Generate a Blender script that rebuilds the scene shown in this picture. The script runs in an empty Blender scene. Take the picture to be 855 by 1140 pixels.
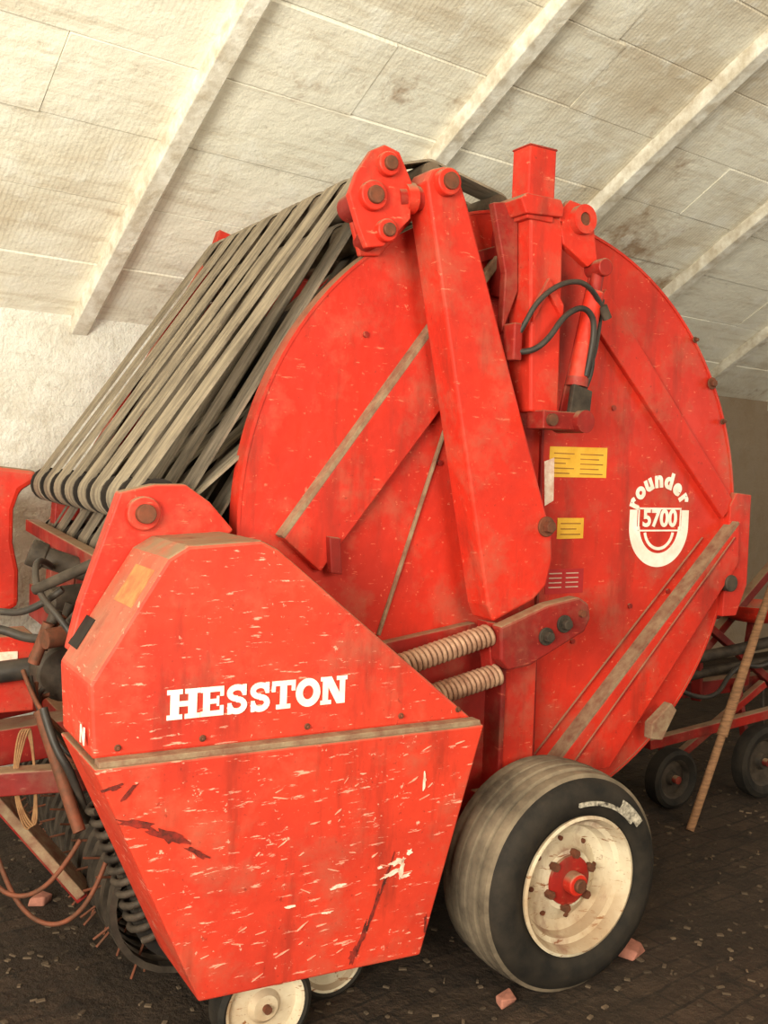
import bpy, math, random
from mathutils import Vector, Matrix
random.seed(7)
S=bpy.context.scene
try:
    S.view_settings.view_transform='Standard'
    S.view_settings.look='None'
except Exception: pass
GZ=0.06
# ---------------------------------------------------------------- materials
def new_mat(name):
    m=bpy.data.materials.new(name); m.use_nodes=True
    nt=m.node_tree; b=nt.nodes['Principled BSDF']
    b.inputs['Specular IOR Level'].default_value=.3
    return m,nt,b
def ramp(nt,src,a,b,c0=0.0,c1=1.0):
    r=nt.nodes.new('ShaderNodeMapRange'); r.inputs['From Min'].default_value=a; r.inputs['From Max'].default_value=b
    r.inputs['To Min'].default_value=c0; r.inputs['To Max'].default_value=c1
    nt.links.new(src,r.inputs['Value']); return r.outputs['Result']
def mixc(nt,f,a,b):
    m=nt.nodes.new('ShaderNodeMix'); m.data_type='RGBA'
    for s,v in ((m.inputs[0],f),(m.inputs[6],a),(m.inputs[7],b)):
        if isinstance(v,(int,float)): s.default_value=v
        elif isinstance(v,(tuple,list)): s.default_value=(*v[:3],1)
        else: nt.links.new(v,s)
    return m.outputs[2]
def mul(nt,a,b):
    m=nt.nodes.new('ShaderNodeMath'); m.operation='MULTIPLY'
    for s,v in ((m.inputs[0],a),(m.inputs[1],b)):
        if isinstance(v,(int,float)): s.default_value=v
        else: nt.links.new(v,s)
    return m.outputs[0]
def noise(nt,scale,detail=6,rough=.6,vec=None,mscale=None,kind='Object',rot=None):
    tc=nt.nodes.new('ShaderNodeTexCoord'); src=tc.outputs[kind]
    if mscale:
        mp=nt.nodes.new('ShaderNodeMapping'); mp.inputs['Scale'].default_value=mscale
        if rot: mp.inputs['Rotation'].default_value=rot
        nt.links.new(src,mp.inputs[0]); src=mp.outputs[0]
    n=nt.nodes.new('ShaderNodeTexNoise'); n.inputs['Scale'].default_value=scale; n.inputs['Detail'].default_value=min(detail,6); n.inputs['Roughness'].default_value=rough
    nt.links.new(src,n.inputs['Vector']); return n.outputs['Fac']
def bump(nt,b,src,st=.3,dist=.01):
    n=nt.nodes.new('ShaderNodeBump'); n.inputs['Strength'].default_value=st; n.inputs['Distance'].default_value=dist
    nt.links.new(src,n.inputs['Height']); nt.links.new(n.outputs[0],b.inputs['Normal'])
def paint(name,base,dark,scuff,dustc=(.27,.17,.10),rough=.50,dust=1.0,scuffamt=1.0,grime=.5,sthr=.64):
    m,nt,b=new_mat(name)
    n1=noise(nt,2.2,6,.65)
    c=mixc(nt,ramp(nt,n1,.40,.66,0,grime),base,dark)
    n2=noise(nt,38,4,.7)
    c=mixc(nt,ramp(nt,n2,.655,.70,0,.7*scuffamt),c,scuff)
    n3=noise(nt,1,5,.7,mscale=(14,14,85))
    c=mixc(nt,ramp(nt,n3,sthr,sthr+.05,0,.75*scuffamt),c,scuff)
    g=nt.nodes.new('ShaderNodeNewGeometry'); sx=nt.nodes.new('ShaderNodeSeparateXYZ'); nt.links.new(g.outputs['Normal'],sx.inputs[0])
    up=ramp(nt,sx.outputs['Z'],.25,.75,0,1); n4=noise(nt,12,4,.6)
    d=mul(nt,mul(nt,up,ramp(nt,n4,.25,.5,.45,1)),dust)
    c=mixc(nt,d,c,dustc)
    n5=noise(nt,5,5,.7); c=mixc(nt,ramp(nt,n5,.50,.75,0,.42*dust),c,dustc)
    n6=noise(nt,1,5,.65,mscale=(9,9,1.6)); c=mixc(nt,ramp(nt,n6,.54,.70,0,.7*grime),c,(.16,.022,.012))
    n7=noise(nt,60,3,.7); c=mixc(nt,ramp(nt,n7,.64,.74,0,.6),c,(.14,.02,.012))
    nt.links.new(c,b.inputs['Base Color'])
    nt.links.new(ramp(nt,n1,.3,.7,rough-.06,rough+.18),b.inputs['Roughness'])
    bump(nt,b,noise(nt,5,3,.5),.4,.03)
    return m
RED=paint('red_paint',(.60,.028,.012),(.34,.017,.009),(.72,.18,.10),grime=.7)
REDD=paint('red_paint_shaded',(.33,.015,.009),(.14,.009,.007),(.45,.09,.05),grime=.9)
REDP=paint('red_paint_faded',(.62,.046,.021),(.42,.025,.013),(.88,.36,.25),scuffamt=1.4,grime=.75,sthr=.615)
REDK=paint('old_dark_red_paint',(.22,.012,.008),(.09,.007,.005),(.25,.06,.04),grime=1)
WHITE=paint('cream_rim_paint',(.72,.62,.45),(.38,.23,.12),(.26,.10,.035),dustc=(.30,.20,.12),rough=.6,dust=.8,grime=.9,scuffamt=1.4,sthr=.60)
def simple(name,col,rough=.7,metal=0,col2=None,sc=8,bs=0,ms=None):
    m,nt,b=new_mat(name)
    b.inputs['Roughness'].default_value=rough; b.inputs['Metallic'].default_value=metal
    n=noise(nt,sc,5,.65,mscale=ms)
    nt.links.new(mixc(nt,ramp(nt,n,.35,.65),col,col2 or tuple(x*.6 for x in col)),b.inputs['Base Color'])
    if bs: bump(nt,b,n,bs,.01)
    return m
BLACK=simple('black_rubber_hose',(.022,.019,.017),.5,0,(.06,.045,.034))
SIDEW=simple('tire_sidewall_rubber',(.010,.008,.006),.8,0,(.030,.022,.015),9,.2)
TREAD=simple('dusty_tire_tread',(.26,.195,.13),.9,0,(.075,.056,.038),5,.5)
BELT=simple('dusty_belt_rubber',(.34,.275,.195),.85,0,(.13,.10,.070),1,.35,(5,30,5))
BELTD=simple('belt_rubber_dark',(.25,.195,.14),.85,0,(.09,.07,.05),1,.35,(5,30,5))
STEEL=simple('grimy_steel',(.20,.15,.10),.65,.3,(.09,.06,.04),12,.3)
STEELD=simple('dark_oily_steel',(.085,.062,.044),.7,.2,(.03,.022,.016),12,.3)
SPRG=simple('rusty_spring_steel',(.46,.27,.17),.6,.2,(.26,.12,.07),20,.2)
RUST=simple('rusty_bolt',(.20,.06,.03),.7,.3,(.10,.045,.025),25,.3)
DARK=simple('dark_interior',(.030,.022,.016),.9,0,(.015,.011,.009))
DUST=simple('dust_layer',(.30,.21,.125),.95,0,(.20,.09,.055),20,.4)
DECW=simple('white_decal',(.92,.86,.76),.6,0,(.84,.68,.56),14)
DECY=simple('yellow_decal',(.80,.45,.05),.6,0,(.70,.36,.03),14)
DECR=simple('dark_red_decal',(.42,.02,.02),.6,0,(.35,.02,.02),14)
DECB=simple('decal_print',(.40,.17,.03),.7)
DECP=simple('pale_decal_print',(.70,.45,.35),.7)
SCR=simple('scraped_primer',(.95,.80,.66),.7,0,(.75,.45,.33),30)
WOOD=simple('old_wood',(.40,.20,.095),.8,0,(.20,.10,.05),6,.4,(3,3,20))
BRK=simple('pink_brick',(.50,.20,.14),.9,0,(.25,.10,.07),12,.6)
ROPE=simple('baler_twine',(.30,.16,.07),.95,0,(.20,.09,.04),30)
GRIME=simple('grime_smear',(.05,.014,.009),.8,0,(.30,.022,.012),34)
# ---------------------------------------------------------------- mesh helpers
import bmesh
def link(o,parent=None):
    S.collection.objects.link(o)
    if parent: o.parent=parent
    return o
def empty(name,loc=(0,0,0)):
    o=bpy.data.objects.new(name,None); o.location=loc; o.empty_display_size=.2; return link(o)
def mesh(name,v,f,mat,parent,bevel=0,smooth=False,seg=2):
    me=bpy.data.meshes.new(name); me.from_pydata([tuple(a) for a in v],[],f); me.update()
    bm=bmesh.new(); bm.from_mesh(me); bmesh.ops.recalc_face_normals(bm,faces=bm.faces); bm.to_mesh(me); bm.free()
    me.materials.append(mat)
    o=bpy.data.objects.new(name,me); link(o,parent)
    if smooth:
        for p in me.polygons: p.use_smooth=True
        try:
            me.set_sharp_from_angle(angle=math.radians(40))
        except Exception: pass
    if bevel:
        b=o.modifiers.new('bevel','BEVEL'); b.width=bevel; b.segments=seg; b.limit_method='ANGLE'
    return o
def prism(name,pts,y0,y1,mat,parent,bevel=0.004,smooth=False):
    n=len(pts)
    v=[(x,y0,z) for x,z in pts]+[(x,y1,z) for x,z in pts]
    f=[list(range(n)),list(range(2*n-1,n-1,-1))]+[[i,(i+1)%n,n+(i+1)%n,n+i] for i in range(n)]
    return mesh(name,v,f,mat,parent,bevel,smooth)
def cyl(name,p0,p1,r,mat,parent,seg=24,r2=None,bevel=0):
    p0=Vector(p0);p1=Vector(p1); d=(p1-p0).normalized(); r2=r if r2 is None else r2
    a=d.orthogonal().normalized(); b=d.cross(a)
    v=[];
    for p,rr in ((p0,r),(p1,r2)):
        for i in range(seg):
            t=2*math.pi*i/seg; v.append(p+a*math.cos(t)*rr+b*math.sin(t)*rr)
    f=[list(range(seg)),list(range(2*seg-1,seg-1,-1))]+[[i,(i+1)%seg,seg+(i+1)%seg,seg+i] for i in range(seg)]
    return mesh(name,v,f,mat,parent,bevel,True)
def beam(name,p0,p1,w,h,mat,parent,bevel=.004,upv=(0,0,1)):
    p0=Vector(p0);p1=Vector(p1); d=(p1-p0).normalized(); u=Vector(upv)
    s=d.cross(u).normalized(); u=s.cross(d).normalized(); v=[]
    for p in (p0,p1):
        for a,b in ((-1,-1),(1,-1),(1,1),(-1,1)): v.append(p+s*a*w/2+u*b*h/2)
    f=[[0,1,2,3],[7,6,5,4]]+[[i,(i+1)%4,4+(i+1)%4,4+i] for i in range(4)]
    return mesh(name,v,f,mat,parent,bevel)
def tube(name,pts,r,mat,parent,smooth=True,cyclic=False):
    c=bpy.data.curves.new(name,'CURVE'); c.dimensions='3D'; c.bevel_depth=r; c.bevel_resolution=4
    s=c.splines.new('NURBS' if smooth else 'POLY'); s.points.add(len(pts)-1)
    for q,p in zip(s.points,pts): q.co=(*p,1)
    s.use_cyclic_u=cyclic
    if smooth: s.order_u=3; s.use_endpoint_u=not cyclic; s.resolution_u=8
    c.materials.append(mat); c.use_fill_caps=True
    return link(bpy.data.objects.new(name,c),parent)
def helix(name,p0,p1,R,r,turns,mat,parent):
    p0=Vector(p0);p1=Vector(p1); d=(p1-p0); L=d.length; d.normalize(); a=d.orthogonal().normalized(); b=d.cross(a)
    n=int(turns*14); pts=[]
    for i in range(n+1):
        t=2*math.pi*i/14; pts.append(p0+d*L*i/n+a*R*math.cos(t)+b*R*math.sin(t))
    return tube(name,pts,r,mat,parent,False)
def lathe(name,prof,c,mat,parent,seg=72,closed=False,axis='Y'):
    v=[];n=len(prof)
    for i in range(seg):
        t=2*math.pi*i/seg
        for r,y in prof: v.append((c[0]+r*math.cos(t),c[1]+y,c[2]+r*math.sin(t)))
    f=[]
    for i in range(seg):
        j=(i+1)%seg
        for k in range(n if closed else n-1):
            k2=(k+1)%n
            f.append([i*n+k,i*n+k2,j*n+k2,j*n+k])
    return mesh(name,v,f,mat,parent,0,True)
def circ(cx,cz,r,n=96,a0=0,a1=360):
    return [(cx+r*math.cos(math.radians(a0+(a1-a0)*i/n)),cz+r*math.sin(math.radians(a0+(a1-a0)*i/n))) for i in range(n+(0 if a1-a0==360 else 1))]
def arcband(name,cx,cz,r0,r1,a0,a1,y0,y1,mat,parent,n=40):
    v=[];f=[]
    m=n+1; e=a1 if a1-a0!=360 else a0+359.999
    A=circ(cx,cz,r1,n,a0,e); B_=circ(cx,cz,r0,n,a0,e)
    for y in (y0,y1):
        v+=[(x,y,z) for x,z in A]+[(x,y,z) for x,z in B_]
    for k in range(n):
        f+= [[k,k+1,m+k+1,m+k],[2*m+k,3*m+k,3*m+k+1,2*m+k+1],[k,2*m+k,2*m+k+1,k+1],[m+k,m+k+1,3*m+k+1,3*m+k]]
    f+=[[0,m,3*m,2*m],[n,2*m+n,3*m+n,m+n]]
    return mesh(name,v,f,mat,parent)
def text(name,s,loc,size,mat,parent,off=0,rotz=0,ext=.001,sx=1):
    c=bpy.data.curves.new(name,'FONT'); c.body=s; c.size=size; c.extrude=ext; c.offset=off
    c.align_x='CENTER'; c.align_y='CENTER'; c.materials.append(mat)
    o=link(bpy.data.objects.new(name,c),parent); o.location=loc
    o.rotation_euler=(Matrix.Rotation(math.radians(90),3,'X')@Matrix.Rotation(math.radians(rotz),3,'Z')).to_euler()
    o.scale=(sx,1,1); return o
def bolt(name,x,y,z,r,mat,parent,h=.03,nut=True):
    cyl(name+'_washer',(x,y,z),(x,y-h*.3,z),r,mat,parent,28,bevel=.002)
    cyl(name+'_head',(x,y-h*.3,z),(x,y-h,z),r*.62,mat,parent,6 if nut else 24,bevel=.002)
def hull(P):
    P=sorted(set((round(a,5),round(b,5)) for a,b in P)); 
    def half(Q):
        h=[]
        for p in Q:
            while len(h)>1 and (h[-1][0]-h[-2][0])*(p[1]-h[-2][1])-(h[-1][1]-h[-2][1])*(p[0]-h[-2][0])<=0: h.pop()
            h.append(p)
        return h[:-1]
    return half(P)+half(P[::-1])
# ---------------------------------------------------------------- the baler
B=empty('round_baler',(0,0,GZ))
CX,CZ,R=2.218,1.417,1.086
Y0,Y1=2.80,4.34
def belt_loop(name,circles,y0,w,mat,th=.008):
    P=[]
    for cx,cz,r in circles: P+=circ(cx,cz,r,28)
    L=hull(P)
    n=len(L)
    O=[]
    for i,p in enumerate(L):
        a=L[i-1];b=L[(i+1)%n]; t=Vector((b[0]-a[0],b[1]-a[1])).normalized(); nn=Vector((t[1],-t[0]))
        O.append((p[0]+nn[0]*th,p[1]+nn[1]*th))
    v=[];f=[]
    for Q in (L,O):
        for y in (y0,y0+w): v+=[(x,y,z) for x,z in Q]
    for i in range(n):
        j=(i+1)%n
        f+=[[2*n+i,2*n+j,3*n+j,3*n+i],[i,n+i,n+j,j],[i,j,2*n+j,2*n+i],[n+i,3*n+i,3*n+j,n+j]]
    return mesh(name,v,f,mat,B)
# chamber
prism('chamber_side_near',circ(CX,CZ,R,128),Y0,Y0+.03,RED,B,.004)
arcband('chamber_side_rim',CX,CZ,R-.008,R+.002,0,360,Y0-.004,Y0+.06,RED,B,128)
prism('chamber_side_far',circ(CX,CZ,R,128),Y1,Y1+.03,RED,B,.004)
cyl('chamber_dark_fill',(CX,Y0+.03,CZ),(CX,Y1,CZ),.93,DARK,B,64)  # added filler drum; the chamber's inner shade is put into its dark colour
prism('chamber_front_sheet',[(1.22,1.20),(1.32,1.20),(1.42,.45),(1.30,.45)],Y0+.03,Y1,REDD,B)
# belts
loop1=[(.895,1.475,.062),(1.605,2.500,.062),(1.80,2.575,.045),(2.08,2.515,.045)]
loop2=[(.940,1.275,.055),(1.60,2.365,.055)]
nb=8; pitch=1.50/nb
for i in range(nb):
    y=Y0+.045+i*pitch
    jx=random.uniform(-.012,.012)
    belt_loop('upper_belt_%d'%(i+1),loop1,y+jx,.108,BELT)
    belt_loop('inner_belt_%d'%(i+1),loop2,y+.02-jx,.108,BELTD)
for k,(x,z,r) in enumerate(loop1+loop2):
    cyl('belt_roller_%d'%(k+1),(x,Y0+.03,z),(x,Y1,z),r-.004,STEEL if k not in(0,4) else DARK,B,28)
for i in range(nb+1):
    y=Y0+.012+i*pitch
    for (x,z,r) in (loop1[0],loop2[0]):
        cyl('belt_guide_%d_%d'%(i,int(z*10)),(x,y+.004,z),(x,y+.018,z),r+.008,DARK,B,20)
prism('belt_frame_far',[(.90,1.30),(.99,1.30),(1.66,2.50),(1.72,2.62),(1.63,2.645),(1.60,2.55)],Y1+.0,Y1+.05,RED,B)
# upper front pivot plate
prism('pivot_plate',[(1.385,2.40),(1.41,2.47),(1.455,2.54),(1.50,2.565),(1.552,2.553),(1.60,2.47),(1.60,2.36),(1.509,2.265),(1.450,2.252),(1.42,2.31)],2.63,2.655,RED,B,.004)
prism('pivot_plate_inner',[(1.47,2.38),(1.50,2.53),(1.64,2.56),(1.70,2.40),(1.58,2.27),(1.51,2.26)],2.78,2.80,RED,B,.004)
for k,(x,z,r) in enumerate([(1.507,2.505,.036),(1.459,2.404,.044),(1.509,2.309,.034)]):
    cyl('pivot_tube_%d'%k,(x,2.66,z),(x+.02,2.80,z),r,REDD,B)
    cyl('pivot_boss_%d'%k,(x,2.605,z),(x,2.66,z),r,RED,B,bevel=.004)
    cyl('pivot_pin_%d'%k,(x,2.592,z),(x,2.61,z),r*.6,RUST,B,bevel=.003)
cyl('arm_cross_pin',(1.56,2.66,2.42),(1.74,2.66,2.45),.038,REDD,B)
cyl('arm_cross_collar',(1.585,2.66,2.425),(1.62,2.66,2.43),.048,RED,B)
# main tension arm (box section)
arm=[(1.635,2.47),(1.655,2.515),(1.70,2.530),(1.745,2.518),(1.782,2.44),(2.185,1.39),(2.192,1.31),(2.170,1.22),(2.12,1.175),(1.955,1.108),(1.93,1.16)]
prism('tension_arm',arm,2.60,2.72,RED,B,.008)
cyl('arm_top_boss',(1.70,2.57,2.478),(1.70,2.61,2.478),.042,RED,B,bevel=.004)
cyl('arm_top_pin',(1.70,2.560,2.478),(1.70,2.585,2.478),.026,RUST,B)
bolt('arm_bolt',2.155,2.60,1.42,.034,RUST,B,.035)
# lower link
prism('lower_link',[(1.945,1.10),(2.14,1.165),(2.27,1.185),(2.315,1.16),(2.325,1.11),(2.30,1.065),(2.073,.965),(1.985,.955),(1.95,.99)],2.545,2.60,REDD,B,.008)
for k,(x,z) in enumerate([(2.13,1.06),(2.205,1.098)]): bolt('link_bolt_%d'%k,x,2.545,z,.030,STEELD,B,.03)
cyl('link_pin',(2.28,2.53,1.13),(2.28,2.56,1.13),.012,RUST,B)
helix('tension_spring_1',(1.50,2.60,.965),(1.945,2.60,1.068),.030,.008,24,SPRG,B)
helix('tension_spring_2',(1.55,2.60,.85),(1.985,2.60,.935),.030,.008,24,SPRG,B)
cyl('spring_core_1',(1.50,2.60,.965),(1.95,2.60,1.068),.020,RUST,B)
cyl('spring_core_2',(1.55,2.60,.85),(1.985,2.60,.935),.020,RUST,B)
prism('spring_bracket',[(1.93,1.11),(1.99,1.10),(2.02,.90),(1.965,.89)],2.60,2.66,REDD,B)
# post with cylinder
def box(name,x0,x1,y0,y1,z0,z1,mat,parent=B,bevel=.005):
    return prism(name,[(x0,z0),(x1,z0),(x1,z1),(x0,z1)],y0,y1,mat,parent,bevel)
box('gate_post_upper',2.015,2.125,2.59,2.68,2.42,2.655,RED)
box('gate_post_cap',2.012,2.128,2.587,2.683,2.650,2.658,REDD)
prism('gate_post_collar',[(1.975,2.475),(2.0,2.495),(2.14,2.495),(2.155,2.47),(2.15,2.44),(2.0,2.43)],2.575,2.74,RED,B)
prism('gate_post_lower',[(2.070,1.80),(2.190,1.80),(2.175,2.44),(2.035,2.46)],2.60,2.72,RED,B,.008)
prism('post_gusset_left',[(1.93,2.47),(2.03,2.49),(2.045,2.20),(1.985,2.05),(1.99,2.25)],2.66,2.69,REDD,B)
prism('post_web',[(2.055,2.14),(2.115,2.24),(2.18,2.16),(2.18,2.11),(2.115,2.19),(2.055,2.09)],2.585,2.602,RED,B,.003)
prism('post_ear',[(2.15,2.46),(2.20,2.51),(2.27,2.50),(2.31,2.43),(2.33,2.33),(2.29,2.30),(2.18,2.36)],2.60,2.63,RED,B)
lathe('post_ear_ring',[(.022,-.03),(.048,-.03),(.048,.03),(.022,.03)],(2.245,2.60,2.448),RED,B,32,True)
cyl('post_ear_pin',(2.245,2.575,2.448),(2.245,2.64,2.448),.021,RUST,B)
beam('post_back_brace',(2.08,2.74,2.45),(2.08,2.80,2.2),.1,.1,REDD,B)
cyl('lift_cylinder_barrel',(2.325,2.60,2.22),(2.265,2.60,1.92),.032,RED,B,bevel=.004)
cyl('lift_cylinder_gland',(2.266,2.60,1.925),(2.262,2.60,1.895),.038,REDD,B)
cyl('lift_cylinder_rod',(2.262,2.60,1.90),(2.248,2.60,1.78),.020,STEELD,B)
cyl('lift_cylinder_eye',(2.335,2.56,2.30),(2.335,2.64,2.30),.030,REDD,B,bevel=.004)
cyl('lift_cylinder_neck',(2.335,2.60,2.29),(2.325,2.60,2.22),.022,REDD,B)
beam('cylinder_bottom_clevis',(2.09,2.60,1.775),(2.29,2.60,1.775),.09,.06,REDD,B)
cyl('clevis_pin_a',(2.25,2.53,1.775),(2.25,2.67,1.775),.038,REDD,B)
cyl('clevis_pin_b',(2.12,2.54,1.775),(2.12,2.6,1.775),.020,RUST,B)
prism('clevis_cheek',[(2.20,1.76),(2.29,1.76),(2.30,1.88),(2.22,1.90)],2.56,2.575,STEELD,B,.003)
beam('cylinder_guard',(2.36,2.63,2.33),(2.24,2.63,1.80),.012,.05,REDD,B)
beam('cylinder_guard_b',(2.385,2.66,2.30),(2.33,2.66,2.05),.02,.03,RED,B)
beam('cylinder_guard_c',(2.21,2.68,2.35),(2.22,2.68,1.85),.03,.03,REDD,B)
tube('hydraulic_hose_1',[(2.335,2.575,2.17),(2.26,2.55,2.235),(2.15,2.55,2.23),(2.05,2.56,2.16),(2.01,2.58,2.07),(1.99,2.6,2.02)],.009,BLACK,B)
tube('hydraulic_hose_2',[(2.275,2.57,1.93),(2.30,2.55,2.09),(2.24,2.545,2.16),(2.15,2.545,2.12),(2.09,2.55,2.03),(2.03,2.57,1.985),(1.99,2.60,1.99)],.010,BLACK,B)
tube('hydraulic_hose_3',[(2.34,2.60,2.14),(2.31,2.58,2.05),(2.31,2.58,1.92),(2.27,2.59,1.86)],.009,BLACK,B)
tube('hydraulic_hose_4',[(2.37,2.61,2.20),(2.35,2.60,2.08),(2.33,2.60,1.98),(2.29,2.61,1.90)],.008,BLACK,B)
cyl('hose_fitting',(2.335,2.57,2.17),(2.36,2.57,2.13),.016,STEELD,B)
box('hose_clamp',1.975,2.01,2.58,2.64,1.96,2.08,REDD)
# ribs / structure on the side
def raised(name,pts,h=.05,mat=RED,bev=.004): return prism(name,pts,Y0-h,Y0+.01,mat,B,bev)
raised('side_channel_front',[(1.269,1.373),(1.90,2.21),(1.96,1.97),(1.396,1.268)],.045)
raised('side_channel_front_dust',[(1.258,1.382),(1.269,1.373),(1.905,2.215),(1.892,2.226)],.046,DUST,.001)
prism('side_channel_clip',[(1.41,1.38),(1.45,1.375),(1.46,1.26),(1.42,1.265)],Y0-.07,Y0-.04,REDD,B)
beam('side_rib_lower',(1.872,Y0-.008,1.76),(1.633,Y0-.008,1.05),.014,.010,DUST,B,.002)
beam('side_rib_mid',(1.84,Y0-.003,1.80),(1.50,Y0-.003,1.42),.012,.006,REDD,B,.001)
beam('side_strap_upper',(2.16,Y0-.02,2.475),(1.95,Y0-.02,2.20),.03,.03,DUST,B)
beam('side_strap_upper_b',(1.86,Y0-.01,2.28),(2.08,Y0-.01,2.36),.02,.04,REDD,B)
raised('side_channel_rear',[(3.276,1.42),(3.285,1.26),(2.63,.50),(2.33,.50)],.06)
raised('side_channel_rear_dust',[(3.276,1.42),(3.268,1.430),(2.317,.506),(2.33,.50)],.061,DUST,.001)
beam('side_channel_rear_step',(3.25,Y0-.063,1.365),(2.43,Y0-.063,.52),.008,.008,REDD,B,.001)
beam('rear_seam',(3.13,Y0-.004,1.36),(2.28,Y0-.004,.54),.01,.007,REDD,B,.001)
raised('side_band_rear',[(2.475,2.16),(2.54,2.28),(3.29,1.50),(3.22,1.44)],.022,RED)
beam('tailgate_seam',(2.27,Y0-.004,2.3),(2.30,Y0-.004,.55),.02,.01,REDD,B,.001)
prism('rear_flange',[(3.255,1.49),(3.285,1.545),(3.375,1.538),(3.376,1.166),(3.32,1.04),(3.24,1.04)],Y0-.03,Y0+.06,RED,B)
for k,(x,z) in enumerate([(3.128,1.978),(3.02,2.14),(3.20,1.83),(3.23,1.18)]): bolt('rim_bolt_%d'%k,x,Y0-.01,z,.024 if k in(0,3) else .012,RUST,B,.02)
cyl('rim_knob',(3.24,Y0-.07,1.18),(3.24,Y0,1.18),.034,STEELD,B,bevel=.004)
for k,(x,z) in enumerate([(1.85,1.62),(1.55,2.02),(2.45,1.95),(2.62,1.85),(2.75,1.10),(2.95,1.15),(2.47,.98),(3.05,1.64)]): cyl('side_rivet_%d'%k,(x,Y0-.008,z),(x,Y0,z),.010,REDD,B,12)
# lower frame
prism('lower_side_plate',[(1.55,1.02),(1.99,1.08),(2.12,.92),(2.12,.45),(1.60,.40)],Y0-.05,Y0-.01,REDD,B)
box('lower_strut',2.060,2.210,2.68,2.75,.42,.95,RED)
box('strut_lip',2.045,2.065,2.66,2.76,.42,.97,REDD)
prism('axle_plate',[(2.0,.50),(2.5,.50),(2.45,.25),(2.0,.25)],2.70,2.78,REDD,B)
cyl('axle',(2.14,2.5,.28),(2.14,4.6,.28),.035,STEELD,B)
prism('chamber_bottom',[(1.35,.75),(2.9,.75),(2.6,.36),(1.45,.36)],Y0+.04,Y1,REDD,B)
prism('gate_latch_plate',[(2.80,.66),(2.90,.73),(2.93,.70),(2.86,.59),(2.80,.60)],2.70,2.74,DUST,B)
# ---- decals
def decal(name,pts,y,mat): return prism(name,pts,y-.0015,y,mat,B,0)
decal('warning_label_a',[(2.325,1.695),(2.60,1.70),(2.60,1.588),(2.325,1.585)],Y0,DECY)
decal('warning_label_b',[(2.375,1.437),(2.50,1.437),(2.50,1.362),(2.375,1.36)],Y0,DECY)
decal('warning_label_c',[(2.33,1.25),(2.51,1.25),(2.51,1.16),(2.33,1.158)],Y0,DECR)
decal('patch_white',[(2.30,1.64),(2.345,1.655),(2.35,1.50),(2.31,1.48)],Y0-.002,SCR)
for k in range(5):
    z=1.672-k*.018
    box('label_a_line_%d'%k,2.47,2.58-(k%2)*.02,Y0-.003,Y0-.001,z-.002,z+.002,DECB,B,0)
    box('label_a2_line_%d'%k,2.345,2.44-(k%3)*.02,Y0-.003,Y0-.001,z-.002,z+.002,DECB,B,0)
for k in range(3): box('label_b_line_%d'%k,2.39,2.485-(k%2)*.02,Y0-.003,Y0-.001,1.415-k*.02,1.419-k*.02,DECB,B,0)
for k in range(4):
    for j in range(2): box('label_c_line_%d_%d'%(k,j),2.345+j*.08,2.405+j*.08,Y0-.003,Y0-.001,1.232-k*.017,1.236-k*.017,DECP,B,0)
LX,LZ=2.888,1.425
arcband('logo_ring',LX,LZ-.02,.104,.158,180,360,Y0-.002,Y0,DECW,B,48)
box('logo_leg_l',LX-.158,LX-.120,Y0-.002,Y0,LZ-.02,LZ+.045,DECW,B,0); box('logo_leg_r',LX+.120,LX+.158,Y0-.002,Y0,LZ-.02,LZ+.045,DECW,B,0)
arcband('logo_inner_ring',LX,LZ-.03,.070,.082,190,350,Y0-.002,Y0,DECW,B,40)
for nm,a in (('t',(LX-.115,LX+.115,LZ+.047,LZ+.054)),('b',(LX-.115,LX+.115,LZ-.038,LZ-.032)),('l',(LX-.115,LX-.109,LZ-.035,LZ+.05)),('r',(LX+.109,LX+.115,LZ-.035,LZ+.05))):
    box('logo_box_'+nm,a[0],a[1],Y0-.0035,Y0-.001,a[2],a[3],DECW,B,0)
text('logo_number','5700',(LX,Y0-.003,LZ+.010),.092,DECW,B,.003,sx=1.0)
for k,ch in enumerate('rounder'):
    a=math.radians(160-k*21.5); rr=.142
    text('logo_letter_%d'%k,ch,(LX+rr*1.06*math.cos(a),Y0-.002,LZ+.020+rr*math.sin(a)),.085,DECW,B,.0048,rotz=math.degrees(a)-90)
# ---- front shield (cover) ------------------------------------------------
yF=2.42
up=[(.797,1.353),(.85,1.385),(1.05,1.397),(1.10,1.372),(1.755,.852),(.619,.860),(.608,1.048)]
prism('front_shield_upper',up,yF,2.74,REDP,B,.010)
lo=[(.612,.850),(1.768,.842),(1.590,.163),(.905,.190)]
yt=[2.375,2.375,2.405,2.405]
v=[(x,y,z) for (x,z),y in zip(lo,yt)]+[(x,2.74,z) for x,z in lo]
mesh('front_shield_lower',v,[[0,1,2,3],[7,6,5,4],[0,4,5,1],[1,5,6,2],[2,6,7,3],[3,7,4,0]],REDP,B,.006)
prism('shield_ledge_dust',[(.625,.850),(1.76,.842),(1.755,.857),(.625,.865)],2.380,yF+.002,DUST,B,.002)
for k,x in enumerate([.68,.90,1.2,1.5,1.70]): bolt('shield_bolt_%d'%k,x,yF,.885,.009,RUST,B,.012)
P1=Vector((.797,0,1.353));P7=Vector((.608,0,1.048)); dd=(P7-P1).normalized(); nn=Vector((dd.z,0,-dd.x)); nn=nn if nn.x<0 else -nn
def onslant(s,y,h=0): p=P1+dd*s+nn*h; return (p.x,y,p.z)
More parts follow.
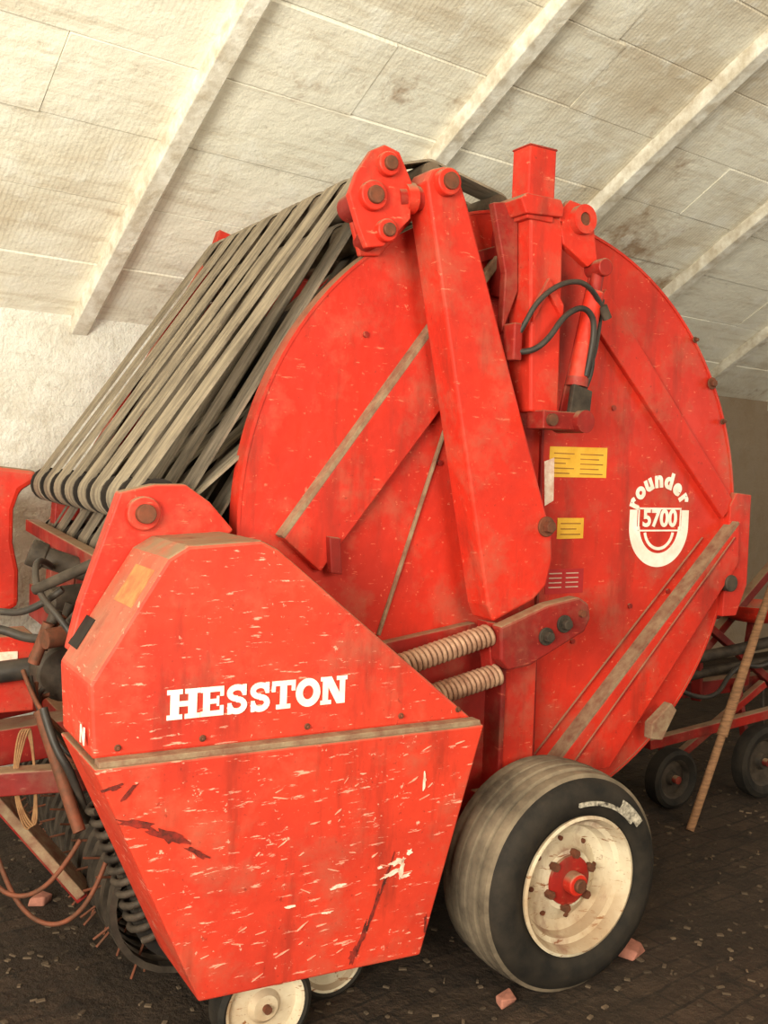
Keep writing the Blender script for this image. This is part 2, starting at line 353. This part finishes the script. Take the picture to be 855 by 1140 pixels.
for nm,s0,s1,y0,y1,mt,h in (('shield_faded_sticker',.04,.15,2.46,2.62,simple('faded_yellow_sticker',(.42,.22,.075),.8,0,(.55,.12,.05),20),.0015),('shield_notch_shade',.22,.31,2.66,2.75,DARK,.004)):  # notch is a raised dark patch, the shade of the gap put into its colour
    a=[onslant(s0,y0,h),onslant(s0,y1,h),onslant(s1,y1,h),onslant(s1,y0,h)]
    b=[onslant(s0,y0,-.002),onslant(s0,y1,-.002),onslant(s1,y1,-.002),onslant(s1,y0,-.002)]
    mesh(nm,a+b,[[0,1,2,3],[7,6,5,4],[0,4,5,1],[1,5,6,2],[2,6,7,3],[3,7,4,0]],mt,B)
tp=text('shield_side_letter','N',(.6055,2.47,.91),.06,DECW,B,.002); tp.rotation_euler=(math.radians(90),0,math.radians(-90))
def strokes(name,x,z,w,h,L,y):
    V=[];Fc=[];cnt=[0]
    def q(x0,z0,x1,z1,x2,z2,x3,z3):
        b=len(V); cnt[0]+=1
        for yy in (y-.002-.00006*cnt[0],y+.001):
            V.extend([(x+a*w,yy,z+c*h) for a,c in ((x0,z0),(x1,z1),(x2,z2),(x3,z3))])
        Fc.extend([[b,b+1,b+2,b+3],[b+7,b+6,b+5,b+4]]+[[b+i,b+(i+1)%4,b+4+(i+1)%4,b+4+i] for i in range(4)])
    def r(a,c,e,g): q(a,c,e,c,e,g,a,g)
    if L=='H':
        r(.10,0,.36,1);r(.64,0,.90,1);r(.3,.42,.7,.60)
        for a in (0,.54): r(a,0,a+.46,.16);r(a,.84,a+.46,1)
    if L=='E':
        r(.10,0,.38,1);r(0,0,.95,.18);r(0,.82,.95,1);r(.3,.42,.72,.58);r(.80,0,.95,.34);r(.80,.66,.95,1);r(.66,.33,.76,.67)
    if L=='T':
        r(.36,0,.64,1);r(0,.82,1,1);r(.2,0,.8,.16);r(0,.62,.16,1);r(.84,.62,1,1)
    if L=='N':
        r(.08,0,.28,1);r(.72,0,.92,1);q(.08,1,.40,1,.92,0,.62,0);r(0,0,.40,.15);r(0,.85,.30,1);r(.60,.85,1,1)
    if L in 'SO':
        if L=='O':
            n=28; P=[(.5+.36*math.cos(2*math.pi*i/n),.5+.38*math.sin(2*math.pi*i/n)) for i in range(n+1)]; ws=.135
        else:
            P=[]; n=14
            for i in range(n+1):
                a=math.radians(10+ 260*i/n); P.append((.5+.32*math.cos(a),.715+.195*math.sin(a)))
            for i in range(n+1):
                a=math.radians(90-260*i/n); P.append((.5+.32*math.cos(a),.285+.205*math.sin(a)))
            ws=.12
        for i in range(len(P)-1):
            (ax,az),(bx,bz)=P[i],P[i+1]
            dx,dz=(bx-ax)*w,(bz-az)*h; l=math.hypot(dx,dz)
            if l<1e-6: continue
            nx,nz=-dz/l*ws,dx/l*ws*w/h; ex,ez=dx/l*.02,dz/l*.02
            q(ax-nx-ex,az-nz-ez,bx-nx+ex,bz-nz+ez,bx+nx+ex,bz+nz+ez,ax+nx-ex,az+nz-ez)
        if L=='S': r(.74,.62,.90,1.0); r(.10,0,.26,.38)
    mesh(name,V,Fc,DECW,B)
x=.803
for k,L in enumerate('HESSTON'):
    w={'H':.088,'E':.066,'S':.064,'T':.070,'O':.074,'N':.082}[L]
    strokes('brand_letter_%d'%k,x,.941,w,.077,L,yF); x+=w+.0015
def face_y(z): return 2.375+ (0.85-z)/(0.66)*.030 if z<.85 else yF
def scrape(name,cx,cz,w,h,mat,n=14,ang=0,lift=.003):
    pts=[]
    for i in range(n):
        a=2*math.pi*i/n; rr=random.uniform(.45,1.1)
        dx,dz=w*rr*math.cos(a),h*rr*math.sin(a); c,s=math.cos(ang),math.sin(ang)
        X=cx+dx*c-dz*s; Z=cz+dx*s+dz*c; pts.append((X,face_y(Z)-lift,Z))
    ctr=(cx,face_y(cz)-lift,cz); v=[ctr]+pts
    v2=[(a,b+lift+.002,c) for a,b,c in v]
    f=[[0,1+i,1+(i+1)%n] for i in range(n)]
    N=len(v); f+=[[1+i,N+1+i,N+1+(i+1)%n,1+(i+1)%n] for i in range(n)]
    mesh(name,v+v2,f,mat,B)
SCL=[(1.495,.468,.035,.012,.1),(1.505,.445,.010,.040,-.1),(1.47,.435,.04,.008,.3),(1.30,.43,.030,.006,.1),(1.53,.49,.012,.01,0),(1.565,.70,.006,.035,0),(1.43,.46,.01,.006,0),(1.52,.42,.02,.008,.2),(1.27,.36,.02,.004,0),(1.15,.40,.02,.004,0)]
for k,a in enumerate(SCL):
    scrape('paint_scrape_%d'%k,a[0],a[1],a[2],a[3],SCR,18,a[4])
PNK=simple('rubbed_pale_paint',(.85,.40,.28),.7,0,(.72,.20,.12),30)
rs=random.Random(11)
for k in range(46):
    z=rs.uniform(.22,.80); x=rs.uniform(.70+(.85-z)*.38,1.70-(.85-z)*.22)
    scrape('fine_scratch_%d'%k,x,z,rs.uniform(.006,.028),rs.uniform(.0012,.003),PNK,8,rs.gauss(.12,.35),.0022)
for k,a in enumerate([(.72,.70,.055,.014,-.35),(.80,.655,.07,.016,-.45),(.88,.60,.05,.008,-.6),(.70,.785,.035,.008,.9),(.66,.80,.03,.008,.2),(1.455,.43,.005,.07,-.3),(1.42,.34,.008,.08,-.3),(1.385,.26,.010,.06,-.35),(1.36,.215,.014,.03,-.3),(1.60,.26,.006,.03,0)]):
    scrape('grime_smear_%d'%k,a[0],a[1],a[2],a[3],GRIME,18,a[4],.0028)
# ---- crank bracket behind shield
prism('crank_bracket',[(.763,1.507),(.86,1.53),(.949,1.532),(1.024,1.482),(1.10,1.40),(1.0,1.30),(.84,1.30),(.75,1.12),(.63,1.07),(.66,1.2)],2.745,2.80,RED,B,.006)
bolt('crank_bolt',.825,2.745,1.448,.044,RUST,B,.05,False)
cyl('crank_boss',(.825,2.72,1.448),(.825,2.75,1.448),.048,RED,B,bevel=.004)
# far front shield
prism('far_front_shield',[(.30,1.53),(.70,1.545),(.86,1.53),(.875,1.49),(.80,1.44),(.775,1.36),(.775,1.22),(.80,1.10),(.80,.95),(.60,.86),(.30,.86)],4.40,4.62,RED,B,.02)
# ---- front frame, hydraulics, drawbar
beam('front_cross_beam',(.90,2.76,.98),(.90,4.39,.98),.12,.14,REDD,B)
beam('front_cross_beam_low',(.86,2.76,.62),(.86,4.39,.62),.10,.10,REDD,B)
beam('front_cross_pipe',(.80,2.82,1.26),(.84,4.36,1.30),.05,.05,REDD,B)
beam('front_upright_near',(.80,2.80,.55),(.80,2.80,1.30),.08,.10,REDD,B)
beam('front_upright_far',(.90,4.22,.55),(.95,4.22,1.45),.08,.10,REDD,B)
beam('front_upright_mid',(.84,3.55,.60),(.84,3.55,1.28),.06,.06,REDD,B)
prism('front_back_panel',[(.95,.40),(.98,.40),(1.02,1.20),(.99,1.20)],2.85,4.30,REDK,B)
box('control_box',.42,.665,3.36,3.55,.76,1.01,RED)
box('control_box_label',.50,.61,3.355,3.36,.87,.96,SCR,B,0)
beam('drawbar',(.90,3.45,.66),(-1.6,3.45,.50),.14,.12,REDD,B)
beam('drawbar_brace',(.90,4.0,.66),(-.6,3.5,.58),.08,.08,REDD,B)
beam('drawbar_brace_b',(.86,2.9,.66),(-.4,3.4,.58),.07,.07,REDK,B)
beam('hitch_clevis_foot',(-1.6,3.45,.56),(-1.6,3.45,-.05),.08,.08,REDD,B)
prism('hitch_foot_plate',[(-1.72,-.06),(-1.48,-.06),(-1.48,-.035),(-1.72,-.035)],3.35,3.55,STEEL,B)
beam('support_plate',(.48,3.15,.62),(.76,3.05,.26),.10,.03,DUST,B)
beam('support_plate_under',(.49,3.17,.60),(.77,3.07,.24),.09,.04,REDD,B)
cyl('gearbox',(.72,3.15,.92),(.72,3.32,.92),.09,STEELD,B,bevel=.01)
cyl('gearbox_shaft',(.72,3.3,.92),(-1.4,3.5,.72),.035,BLACK,B)
cyl('hydraulic_motor',(.68,3.35,1.27),(.82,3.30,1.22),.035,STEELD,B,bevel=.006)
cyl('hydraulic_motor_cap',(.64,3.36,1.285),(.69,3.35,1.265),.045,STEELD,B,bevel=.006)
cyl('valve_body',(.70,3.35,1.12),(.86,3.4,1.13),.045,STEELD,B,bevel=.006)
cyl('valve_body_b',(.62,3.0,1.06),(.78,3.05,1.07),.03,RUST,B)
cyl('crank_rod',(.60,3.05,1.20),(.78,2.82,1.33),.016,STEELD,B)
for k in range(6):
    cyl('front_fitting_%d'%k,(.60+.035*k,3.05+.06*k,.98+.03*(k%3)),(.64+.035*k,3.04+.06*k,1.10+.03*(k%2)),.018,STEELD if k%2 else RUST,B,12)
for k in range(5):
    tube('front_small_hose_%d'%k,[(.58+.02*k,3.1,.95-.02*k),(.60,3.0+.03*k,.86),(.66+.01*k,2.95,.80-.03*k),(.72,2.9+.02*k,.72),(.78,2.9,.64+.03*k)],.007+.002*(k%2),BLACK if k%2 else RUST,B)
tube('front_hose_1',[(.36,3.3,1.06),(.50,3.2,1.08),(.62,3.1,1.03),(.70,3.0,1.10),(.76,2.95,1.22)],.014,BLACK,B)
tube('front_hose_2',[(.34,3.3,1.13),(.50,3.2,1.12),(.60,3.1,1.12),(.68,3.05,1.20)],.011,BLACK,B)
tube('front_hose_6',[(.70,3.3,1.24),(.62,3.15,1.30),(.60,3.05,1.20),(.66,2.95,1.12),(.72,2.9,1.02)],.010,BLACK,B)
tube('front_hose_3',[(.45,3.0,.60),(.50,2.95,.40),(.57,2.9,.27),(.66,2.85,.25),(.74,2.8,.36),(.80,2.85,.50)],.007,RUST,B)
tube('front_hose_4',[(.38,3.0,.52),(.48,2.95,.36),(.56,2.9,.33),(.64,2.85,.40),(.70,2.85,.50)],.007,RUST,B)
tube('front_hose_5',[(.60,2.9,.88),(.62,2.85,.78),(.67,2.82,.70),(.72,2.85,.55)],.012,BLACK,B)
for k in range(4):
    tube('twine_loop_%d'%k,[(.56+.01*k,3.05,.80),(.54,3.02,.62),(.58+.01*k,3.0,.47),(.61,3.02,.55+.02*k),(.60,3.05,.76)],.003,ROPE,B,cyclic=True)
cyl('twine_tube',(.60,2.95,.86),(.68,2.78,.55),.018,RUST,B)
helix('pickup_drive_spring',(.76,2.80,.62),(.90,2.80,.22),.055,.011,11,STEELD,B)
cyl('pickup_drive_shaft',(.75,2.80,.66),(.91,2.80,.20),.03,DARK,B)
# pickup reel
cyl('pickup_drum',(1.0,2.78,.28),(1.0,4.3,.28),.16,DARK,B,32)
for k in range(20):
    y=2.80+k*.078
    arcband('pickup_stripper_%d'%k,1.0,.29,.205,.225,40,320,y,y+.035,STEELD,B,20)
    for a in (150,190,230):
        aa=math.radians(a+(k%2)*15); cyl('pickup_tine_%d_%d'%(k,a),(1.0+.16*math.cos(aa),y+.055,.28+.16*math.sin(aa)),(1.0+.27*math.cos(aa+.15),y+.055,.28+.27*math.sin(aa+.15)),.004,RUST,B,6)
# ---- wheels
def wheel(px,y,z,Rt,Rr,w,name):
    c=(px,y,z)
    lathe(name+'_sidewall',[(Rr-.005,.03),(Rr+.01,.008),(Rr+.05,-.012),(Rt-.06,-.016),(Rt-.025,.0),(Rt-.012,.022)],c,SIDEW,B,96)
    prof=[(Rt-.012,.022)]
    n=5; s=(w-.044)/n
    for i in range(n):
        a=.022+i*s; cr=.012*(1-((i+.5)/n*2-1)**2)
        prof+=[(Rt-.004+cr,a+.006),(Rt-.002+cr,a+s*.5),(Rt-.004+cr,a+s-.008),(Rt-.014+cr,a+s-.005),(Rt-.014+cr,a+s)]
    prof+=[(Rt-.012,w-.022),(Rt-.03,w),(Rr+.04,w+.01),(Rr,w-.02)]
    lathe(name+'_tread',prof,c,TREAD,B,96)
    lathe(name+'_rim',[(Rr+.012,.004),(Rr+.014,-.006),(Rr+.004,-.010),(Rr-.006,.004),(Rr-.012,.028),(Rr-.028,.036),(Rr-.040,.070),(Rr-.070,.085),(Rr-.105,.070),(Rr-.115,.055),(.045,.050),(.0001,.050)],c,WHITE,B,96)
    lathe(name+'_rim_back',[(Rr-.04,.07),(Rr-.03,w-.03),(Rr,w-.02)],c,WHITE,B,48)
    cyl(name+'_hub',(px,y+.0,z),(px,y+.06,z),.036,RED,B,24,bevel=.004)
    cyl(name+'_hub_cap',(px,y-.015,z),(px,y+.002,z),.022,RUST,B,20,bevel=.004)
    lathe(name+'_hub_flange',[(.0001,.034),(.064,.038),(.080,.044),(.082,.054)],c,REDD,B,40)
    for i in range(6):
        a=math.radians(60*i+20); X,Z=px+.088*math.cos(a),z+.088*math.sin(a)
        cyl(name+'_lug_%d'%i,(X,y+.030,Z),(X,y+.056,Z),.014,RUST,B,6)
    for i in range(8):
        a=math.radians(45*i+8); X,Z=px+.132*math.cos(a),z+.132*math.sin(a)
        cyl(name+'_hole_%d'%i,(X,y+.074,Z),(X,y+.09,Z),.008,RUST,B,12)
WX,WZ=2.150,.290
wheel(WX,2.35,WZ,.352,.212,.28,'wheel_near')
wheel(WX,4.50,WZ,.352,.212,.27,'wheel_far')
CHK=simple('worn_white_sidewall_paint',(.62,.54,.42),.8,0,(.05,.04,.03),45)
arcband('sidewall_white_mark',WX,WZ,.262,.276,42,96,2.331,2.338,CHK,B,24)
arcband('sidewall_white_mark_b',WX,WZ,.275,.305,36,58,2.332,2.338,CHK,B,24)
def gauge(nm,x,y,z,r):
    lathe(nm+'_tire',[(r*.80,-.02),(r*.9,-.03),(r,-.02),(r,.05),(r*.9,.06),(r*.8,.05)],(x,y,z),SIDEW,B,48,True)
    lathe(nm+'_disc',[(.0001,-.025),(r*.25,-.025),(r*.35,-.01),(r*.7,-.005),(r*.78,-.022),(r*.84,-.024),(r*.84,.0)],(x,y,z),WHITE,B,48)
    cyl(nm+'_axle',(x,y-.04,z),(x,y+.1,z),.012,RUST,B,12)
gauge('gauge_wheel_a',1.13,2.50,.082,.142)
gauge('gauge_wheel_b',1.43,2.68,.075,.13)
beam('gauge_wheel_arm',(1.13,2.57,.10),(1.10,2.70,.40),.03,.05,STEELD,B)
beam('gauge_wheel_arm_b',(1.43,2.74,.12),(1.35,2.74,.40),.03,.05,STEELD,B)
# ---------------------------------------------------------------- other machine behind
K=empty('hay_rake',(0,0,0))
def rwheel(nm,x,y,r):
    z=r
    lathe(nm+'_tire',[(r*.66,-.03),(r*.85,-.045),(r*.98,-.035),(r,0),(r*.98,.035),(r*.85,.045),(r*.66,.03)],(x,y,z),SIDEW,K,40,True)
    lathe(nm+'_rim',[(.0001,-.02),(r*.2,-.025),(r*.25,-.0),(r*.55,.0),(r*.62,-.025),(r*.68,-.03),(r*.68,.03)],(x,y,z),STEELD,K,40)
    cyl(nm+'_hub',(x,y-.05,z),(x,y+.05,z),.02,REDK,K,16)
rwheel('caster_a',3.78,3.50,.15)
rwheel('caster_b',4.35,3.42,.19)
rwheel('caster_c',5.3,3.6,.17)
beam('main_bar',(3.50,3.75,.52),(6.2,3.55,.58),.08,.08,REDK,K)
beam('upper_bar',(3.6,3.85,.95),(6.0,3.9,.80),.06,.06,REDK,K)
beam('diag_bar_1',(3.75,3.60,.50),(4.8,3.70,1.25),.05,.05,REDK,K)
beam('diag_bar_2',(3.9,3.60,.20),(4.5,3.55,.56),.04,.04,REDD,K)
beam('diag_bar_3',(4.0,3.6,.95),(4.7,3.6,.50),.04,.04,REDK,K)
beam('diag_bar_4',(3.95,3.55,1.15),(4.05,3.6,.50),.05,.05,REDK,K)
beam('low_bar',(3.55,3.45,.36),(5.0,3.40,.50),.05,.05,REDD,K)
beam('caster_fork_a',(3.78,3.57,.13),(3.85,3.65,.55),.03,.04,REDK,K)
beam('caster_fork_b',(4.35,3.50,.17),(4.35,3.60,.56),.03,.04,REDK,K)
beam('caster_fork_c',(5.3,3.67,.17),(5.3,3.62,.56),.03,.04,REDK,K)
tube('grey_pipe_a',[(3.7,3.6,.70),(4.1,3.55,.74),(4.5,3.5,.80),(5.2,3.5,.86)],.03,STEELD,K)
tube('grey_pipe_b',[(3.75,3.62,.60),(4.1,3.55,.66),(4.6,3.5,.70),(5.2,3.5,.70)],.025,STEELD,K)
lathe('seat_pan',[(.0001,.0),(.12,.01),(.19,.05),(.21,.10),(.20,.10),(.18,.055),(.11,.02),(.0001,.012)],(0,0,0),RED,K,32)
sp=bpy.data.objects['seat_pan']; sp.rotation_euler=(math.radians(90),0,0); sp.location=(4.40,3.55,.90)
beam('seat_stem',(4.40,3.6,.55),(4.40,3.56,.91),.04,.04,REDK,K)
cyl('rake_gear',(4.0,3.62,.74),(4.0,3.74,.74),.10,REDD,K,bevel=.01)
for k in range(9):
    cyl('rake_tine_%d'%k,(4.4+k*.16,3.6,.55),(4.32+k*.16,3.5,.10),.006,STEELD,K,6)
tube('rake_hose',[(3.75,3.5,.62),(3.95,3.42,.50),(4.15,3.45,.72),(4.4,3.45,.66),(4.7,3.5,.78)],.012,BLACK,K)
P=empty('wooden_pole')
cyl('pole_shaft',(3.62,3.22,.0),(3.84,3.25,.42),.020,WOOD,P,10)
cyl('pole_shaft_upper',(3.84,3.25,.42),(4.30,3.30,1.36),.027,WOOD,P,10,.016)
# ---------------------------------------------------------------- barn
ANG=math.radians(7.65); V=5.2; Z0=1.67+.137*V; U0,U1=-3.5,11.0
BW=Matrix.Rotation(ANG,4,'Z')
def prof(t): return Z0+.675*t-.022*t*t
m,nt,b=new_mat('whitewashed_boards')
n1=noise(nt,.8,6,.62); c=mixc(nt,ramp(nt,n1,.50,.68,0,.75),(.93,.885,.75),(.62,.50,.34))
n2=noise(nt,1,6,.75,mscale=(1.0,11,11)); c=mixc(nt,ramp(nt,n2,.50,.68,0,.6),c,(.58,.47,.33))
n6=noise(nt,1.3,6,.72); c=mixc(nt,ramp(nt,n6,.57,.68,0,.8),c,(.33,.18,.085))
n7=noise(nt,5,6,.7); c=mixc(nt,ramp(nt,n7,.53,.63,0,.6),c,(.97,.94,.84))
n8=noise(nt,14,6,.8); c=mixc(nt,ramp(nt,n8,.60,.70,0,.45),c,(.40,.30,.20))
tc=nt.nodes.new('ShaderNodeTexCoord')
wv=nt.nodes.new('ShaderNodeTexWave'); wv.bands_direction='X'; wv.inputs['Scale'].default_value=13; wv.inputs['Distortion'].default_value=3; wv.inputs['Detail'].default_value=3; nt.links.new(tc.outputs['Object'],wv.inputs['Vector'])
c=mixc(nt,mul(nt,ramp(nt,wv.outputs['Fac'],.0,.5,.28,0),ramp(nt,n1,.4,.6)),c,(.36,.27,.18))
nt.links.new(c,b.inputs['Base Color']); b.inputs['Roughness'].default_value=.95
bump(nt,b,n7,.6,.03)
BOARD=m
m,nt,b=new_mat('plastered_brick_wall')
tc=nt.nodes.new('ShaderNodeTexCoord'); mp=nt.nodes.new('ShaderNodeMapping'); mp.inputs['Rotation'].default_value=(math.radians(-90),0,0); nt.links.new(tc.outputs['Object'],mp.inputs[0])
bk=nt.nodes.new('ShaderNodeTexBrick'); bk.inputs['Scale'].default_value=3; bk.inputs['Mortar Size'].default_value=.01; bk.inputs['Mortar Smooth'].default_value=1; nt.links.new(mp.outputs[0],bk.inputs['Vector'])
bk.inputs['Color1'].default_value=(.80,.78,.70,1); bk.inputs['Color2'].default_value=(.77,.75,.67,1); bk.inputs['Mortar'].default_value=(.72,.69,.61,1)
sx=nt.nodes.new('ShaderNodeSeparateXYZ'); nt.links.new(tc.outputs['Object'],sx.inputs[0])
n1=noise(nt,1.6,6,.72); c=mixc(nt,ramp(nt,n1,.45,.62,0,.8),bk.outputs['Color'],(.55,.49,.39))
n2=noise(nt,4,6,.75); c=mixc(nt,ramp(nt,n2,.46,.60,0,.7),c,(.88,.87,.81))
n3=noise(nt,9,6,.8); c=mixc(nt,ramp(nt,n3,.58,.68,0,.6),c,(.45,.39,.30))
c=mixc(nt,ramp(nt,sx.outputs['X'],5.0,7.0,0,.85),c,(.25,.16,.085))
nt.links.new(c,b.inputs['Base Color']); b.inputs['Roughness'].default_value=.95; bump(nt,b,n2,.9,.04)
PLAST=m
v=[];f=[]
NB=15; tw=5.2/NB
rb=random.Random(3)
for side in (1,-1):
    for i in range(NB):
        t0=i*tw; t1=(i+1)*tw-.010
        us_=[U0]; 
        while us_[-1]<U1-1.5: us_.append(us_[-1]+rb.uniform(1.8,3.2))
        us_.append(U1)
        for ua,ub in zip(us_[:-1],us_[1:]):
            j0=rb.uniform(-.008,.008); j1=rb.uniform(-.008,.008)
            a=(V-t0)*side; c_=(V-t1)*side
            z0=prof(t0)+j0; z1=prof(t1)+j1
            base=len(v)
            for u in (ua,ub-.004):
                v+= [(u,a,z0),(u,c_,z1),(u,c_,z1+.03),(u,a,z0+.03)]
            f+=[[base,base+1,base+5,base+4],[base+3,base+7,base+6,base+2],[base+1,base+2,base+6,base+5],[base,base+4,base+7,base+3],[base,base+3,base+2,base+1],[base+4,base+5,base+6,base+7]]
nf=len(f)
for side in (1,-1):
    NS=8
    for i in range(NS):
        ta=-.2+5.4*i/NS; tb=-.2+5.4*(i+1)/NS
        base=len(v)
        v+=[(U0-.3,(V-ta)*side,prof(ta)+.045),(U1+.3,(V-ta)*side,prof(ta)+.045),(U1+.3,(V-tb)*side,prof(tb)+.045),(U0-.3,(V-tb)*side,prof(tb)+.045)]
        f+=[[base,base+1,base+2,base+3]]
ceil=mesh('ceiling',v,f,BOARD,None); ceil.matrix_world=BW
ceil.data.materials.append(DARK)
for p in ceil.data.polygons:
    if p.index>=nf: p.material_index=1
RIBM=simple('whitewashed_rib_timber',(.94,.90,.80),.95,0,(.60,.52,.40),11,.9)
us=[.38*V-1.3*k for k in (3,2,1)]+[.38*V,.63*V,.87*V,1.12*V,1.41*V,1.66*V,1.91*V]
for k,u in enumerate(us):
    v=[];f=[]; N=26
    pts=[(V*1.0-t,prof(t)) for t in [5.2*i/N for i in range(N+1)]]
    pts=pts+[(-a,z) for a,z in pts[::-1][1:]]
    M=len(pts); 
    for (a,z) in pts:
        v+=[(u-.045,a,z-.09),(u+.045,a,z-.09),(u+.045,a,z+.01),(u-.045,a,z+.01)]
    for i in range(M-1):
        for j in range(4): f.append([4*i+j,4*i+(j+1)%4,4*i+4+(j+1)%4,4*i+4+j])
    f+=[[0,1,2,3],[4*M-1,4*M-2,4*M-3,4*M-4]]
    o=mesh('ceiling_beam',v,f,RIBM,None,.006); o.matrix_world=BW
def wall(name,x0,x1,y0,y1,z0,z1,mat,bev=0):
    o=mesh(name,[(x0,y0,z0),(x1,y0,z0),(x1,y1,z0),(x0,y1,z0),(x0,y0,z1),(x1,y0,z1),(x1,y1,z1),(x0,y1,z1)],[[0,1,2,3],[4,7,6,5],[0,4,5,1],[1,5,6,2],[2,6,7,3],[3,7,4,0]],mat,None,bev); o.matrix_world=BW; return o
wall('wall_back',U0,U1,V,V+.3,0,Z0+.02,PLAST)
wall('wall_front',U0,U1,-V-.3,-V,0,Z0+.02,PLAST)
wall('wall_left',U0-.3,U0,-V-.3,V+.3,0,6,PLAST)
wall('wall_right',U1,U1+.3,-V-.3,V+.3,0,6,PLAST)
# floor
m,nt,b=new_mat('dirty_brick_floor')
tc=nt.nodes.new('ShaderNodeTexCoord')
nz=nt.nodes.new('ShaderNodeTexNoise'); nz.inputs['Scale'].default_value=3; nz.inputs['Detail'].default_value=3; nt.links.new(tc.outputs['Object'],nz.inputs['Vector'])
vm=nt.nodes.new('ShaderNodeVectorMath'); vm.operation='SCALE'; vm.inputs['Scale'].default_value=.06; nt.links.new(nz.outputs['Color'],vm.inputs[0])
va=nt.nodes.new('ShaderNodeVectorMath'); va.operation='ADD'; nt.links.new(tc.outputs['Object'],va.inputs[0]); nt.links.new(vm.outputs[0],va.inputs[1])
bk=nt.nodes.new('ShaderNodeTexBrick'); bk.inputs['Scale'].default_value=2.6; bk.inputs['Mortar Size'].default_value=.02; bk.inputs['Mortar Smooth'].default_value=.5; nt.links.new(va.outputs[0],bk.inputs['Vector'])
bk.inputs['Color1'].default_value=(.058,.035,.022,1); bk.inputs['Color2'].default_value=(.036,.022,.014,1); bk.inputs['Mortar'].default_value=(.022,.014,.009,1)
n1=noise(nt,1.4,6,.75); c=mixc(nt,ramp(nt,n1,.40,.56,0,.88),bk.outputs['Color'],(.030,.019,.012))
n2=noise(nt,18,6,.8); c=mixc(nt,ramp(nt,n2,.56,.70,0,.7),c,(.105,.072,.046))
n3=noise(nt,5,6,.7); c=mixc(nt,ramp(nt,n3,.54,.66,0,.8),c,(.013,.009,.006))
nt.links.new(c,b.inputs['Base Color']); b.inputs['Roughness'].default_value=.9
bump(nt,b,n3,.9,.05)
wall('floor',U0-.3,U1+.3,-V-.3,V+.3,-.1,0,m)
def brick(x,y,s,rz):
    v=[]
    for z in (0,.055*s):
        for a,c_ in ((-1,-1),(1,-1),(1,1),(-1,1)): v.append((a*.06*s+random.uniform(-.012,.012),c_*.045*s+random.uniform(-.01,.01),z+(random.uniform(-.012,.006) if z else 0)))
    o=mesh('brick_fragment',v,[[0,1,2,3],[4,7,6,5],[0,4,5,1],[1,5,6,2],[2,6,7,3],[3,7,4,0]],BRK,None,.006); o.location=(x,y,0); o.rotation_euler=(0,0,rz)
brick(2.50,2.46,.75,.5); brick(1.91,2.40,.55,.2); brick(.78,3.73,.6,.8)
v=[];f=[]
for i in range(1400):
    x=random.uniform(-.5,5.5);y=random.uniform(1.2,4.6);a=random.uniform(0,6.28);l=random.uniform(.003,.014);w=random.uniform(.002,.008)
    c,s=math.cos(a),math.sin(a); b0=len(v)
    for dz in (0,.005):
        for p,q in ((-1,-1),(1,-1),(1,1),(-1,1)): v.append((x+p*l*c-q*w*s,y+p*l*s+q*w*c,dz))
    f+=[[b0,b0+1,b0+2,b0+3],[b0+4,b0+7,b0+6,b0+5]]+[[b0+j,b0+(j+1)%4,b0+4+(j+1)%4,b0+4+j] for j in range(4)]
mesh('floor_debris',v,f,simple('straw_chips',(.16,.11,.07),.95,0,(.04,.027,.018),3),None)
# ---------------------------------------------------------------- lights
def area(name,loc,target,sx_,sy_,e,col):
    l=bpy.data.lights.new(name,'AREA'); l.shape='RECTANGLE'; l.size=sx_; l.size_y=sy_; l.energy=e; l.color=col
    o=link(bpy.data.objects.new(name,l)); o.location=loc
    o.rotation_euler=(Vector(target)-Vector(loc)).to_track_quat('-Z','Y').to_euler(); return o
area('doorway_daylight',(-2.6,-.6,2.1),(1.8,4.0,3.5),2.4,1.8,460,(1,.97,.83))
area('window_daylight',(1.2,-3.2,2.8),(2.2,3.0,2.3),2.0,1.3,180,(1,.93,.76))
area('far_fill_lamp',(8.0,.2,2.4),(5.0,4.5,4.0),2.0,1.4,70,(1,.96,.84))  # added area lamp inside the closed room, no window there
w=bpy.data.worlds.new('World'); S.world=w; w.use_nodes=True
w.node_tree.nodes['Background'].inputs[0].default_value=(1,.93,.82,1); w.node_tree.nodes['Background'].inputs[1].default_value=.3
# ---------------------------------------------------------------- camera
YAW,PIT,ROL=math.radians(30.4),math.radians(-2.76),math.radians(2.08)
def wd(x,y,fwd):
    cp,spp=math.cos(PIT),math.sin(PIT); fw=cp*fwd-spp*y; upz=spp*fwd+cp*y
    return Vector((math.sin(YAW)*fw+math.cos(YAW)*x, math.cos(YAW)*fw-math.sin(YAW)*x, upz))
cr,sr=math.cos(ROL),math.sin(ROL)
Rv=wd(cr,sr,0); Uv=wd(-sr,cr,0); Fv=wd(0,0,1)
cam=bpy.data.cameras.new('camera'); co=link(bpy.data.objects.new('camera',cam))
M=Matrix((Rv,Uv,-Fv)).transposed().to_4x4(); M.translation=(0,0,1.61+GZ); co.matrix_world=M
cam.sensor_fit='AUTO'; cam.sensor_width=36; cam.lens=1108/1140*36; cam.clip_start=.05
S.camera=co
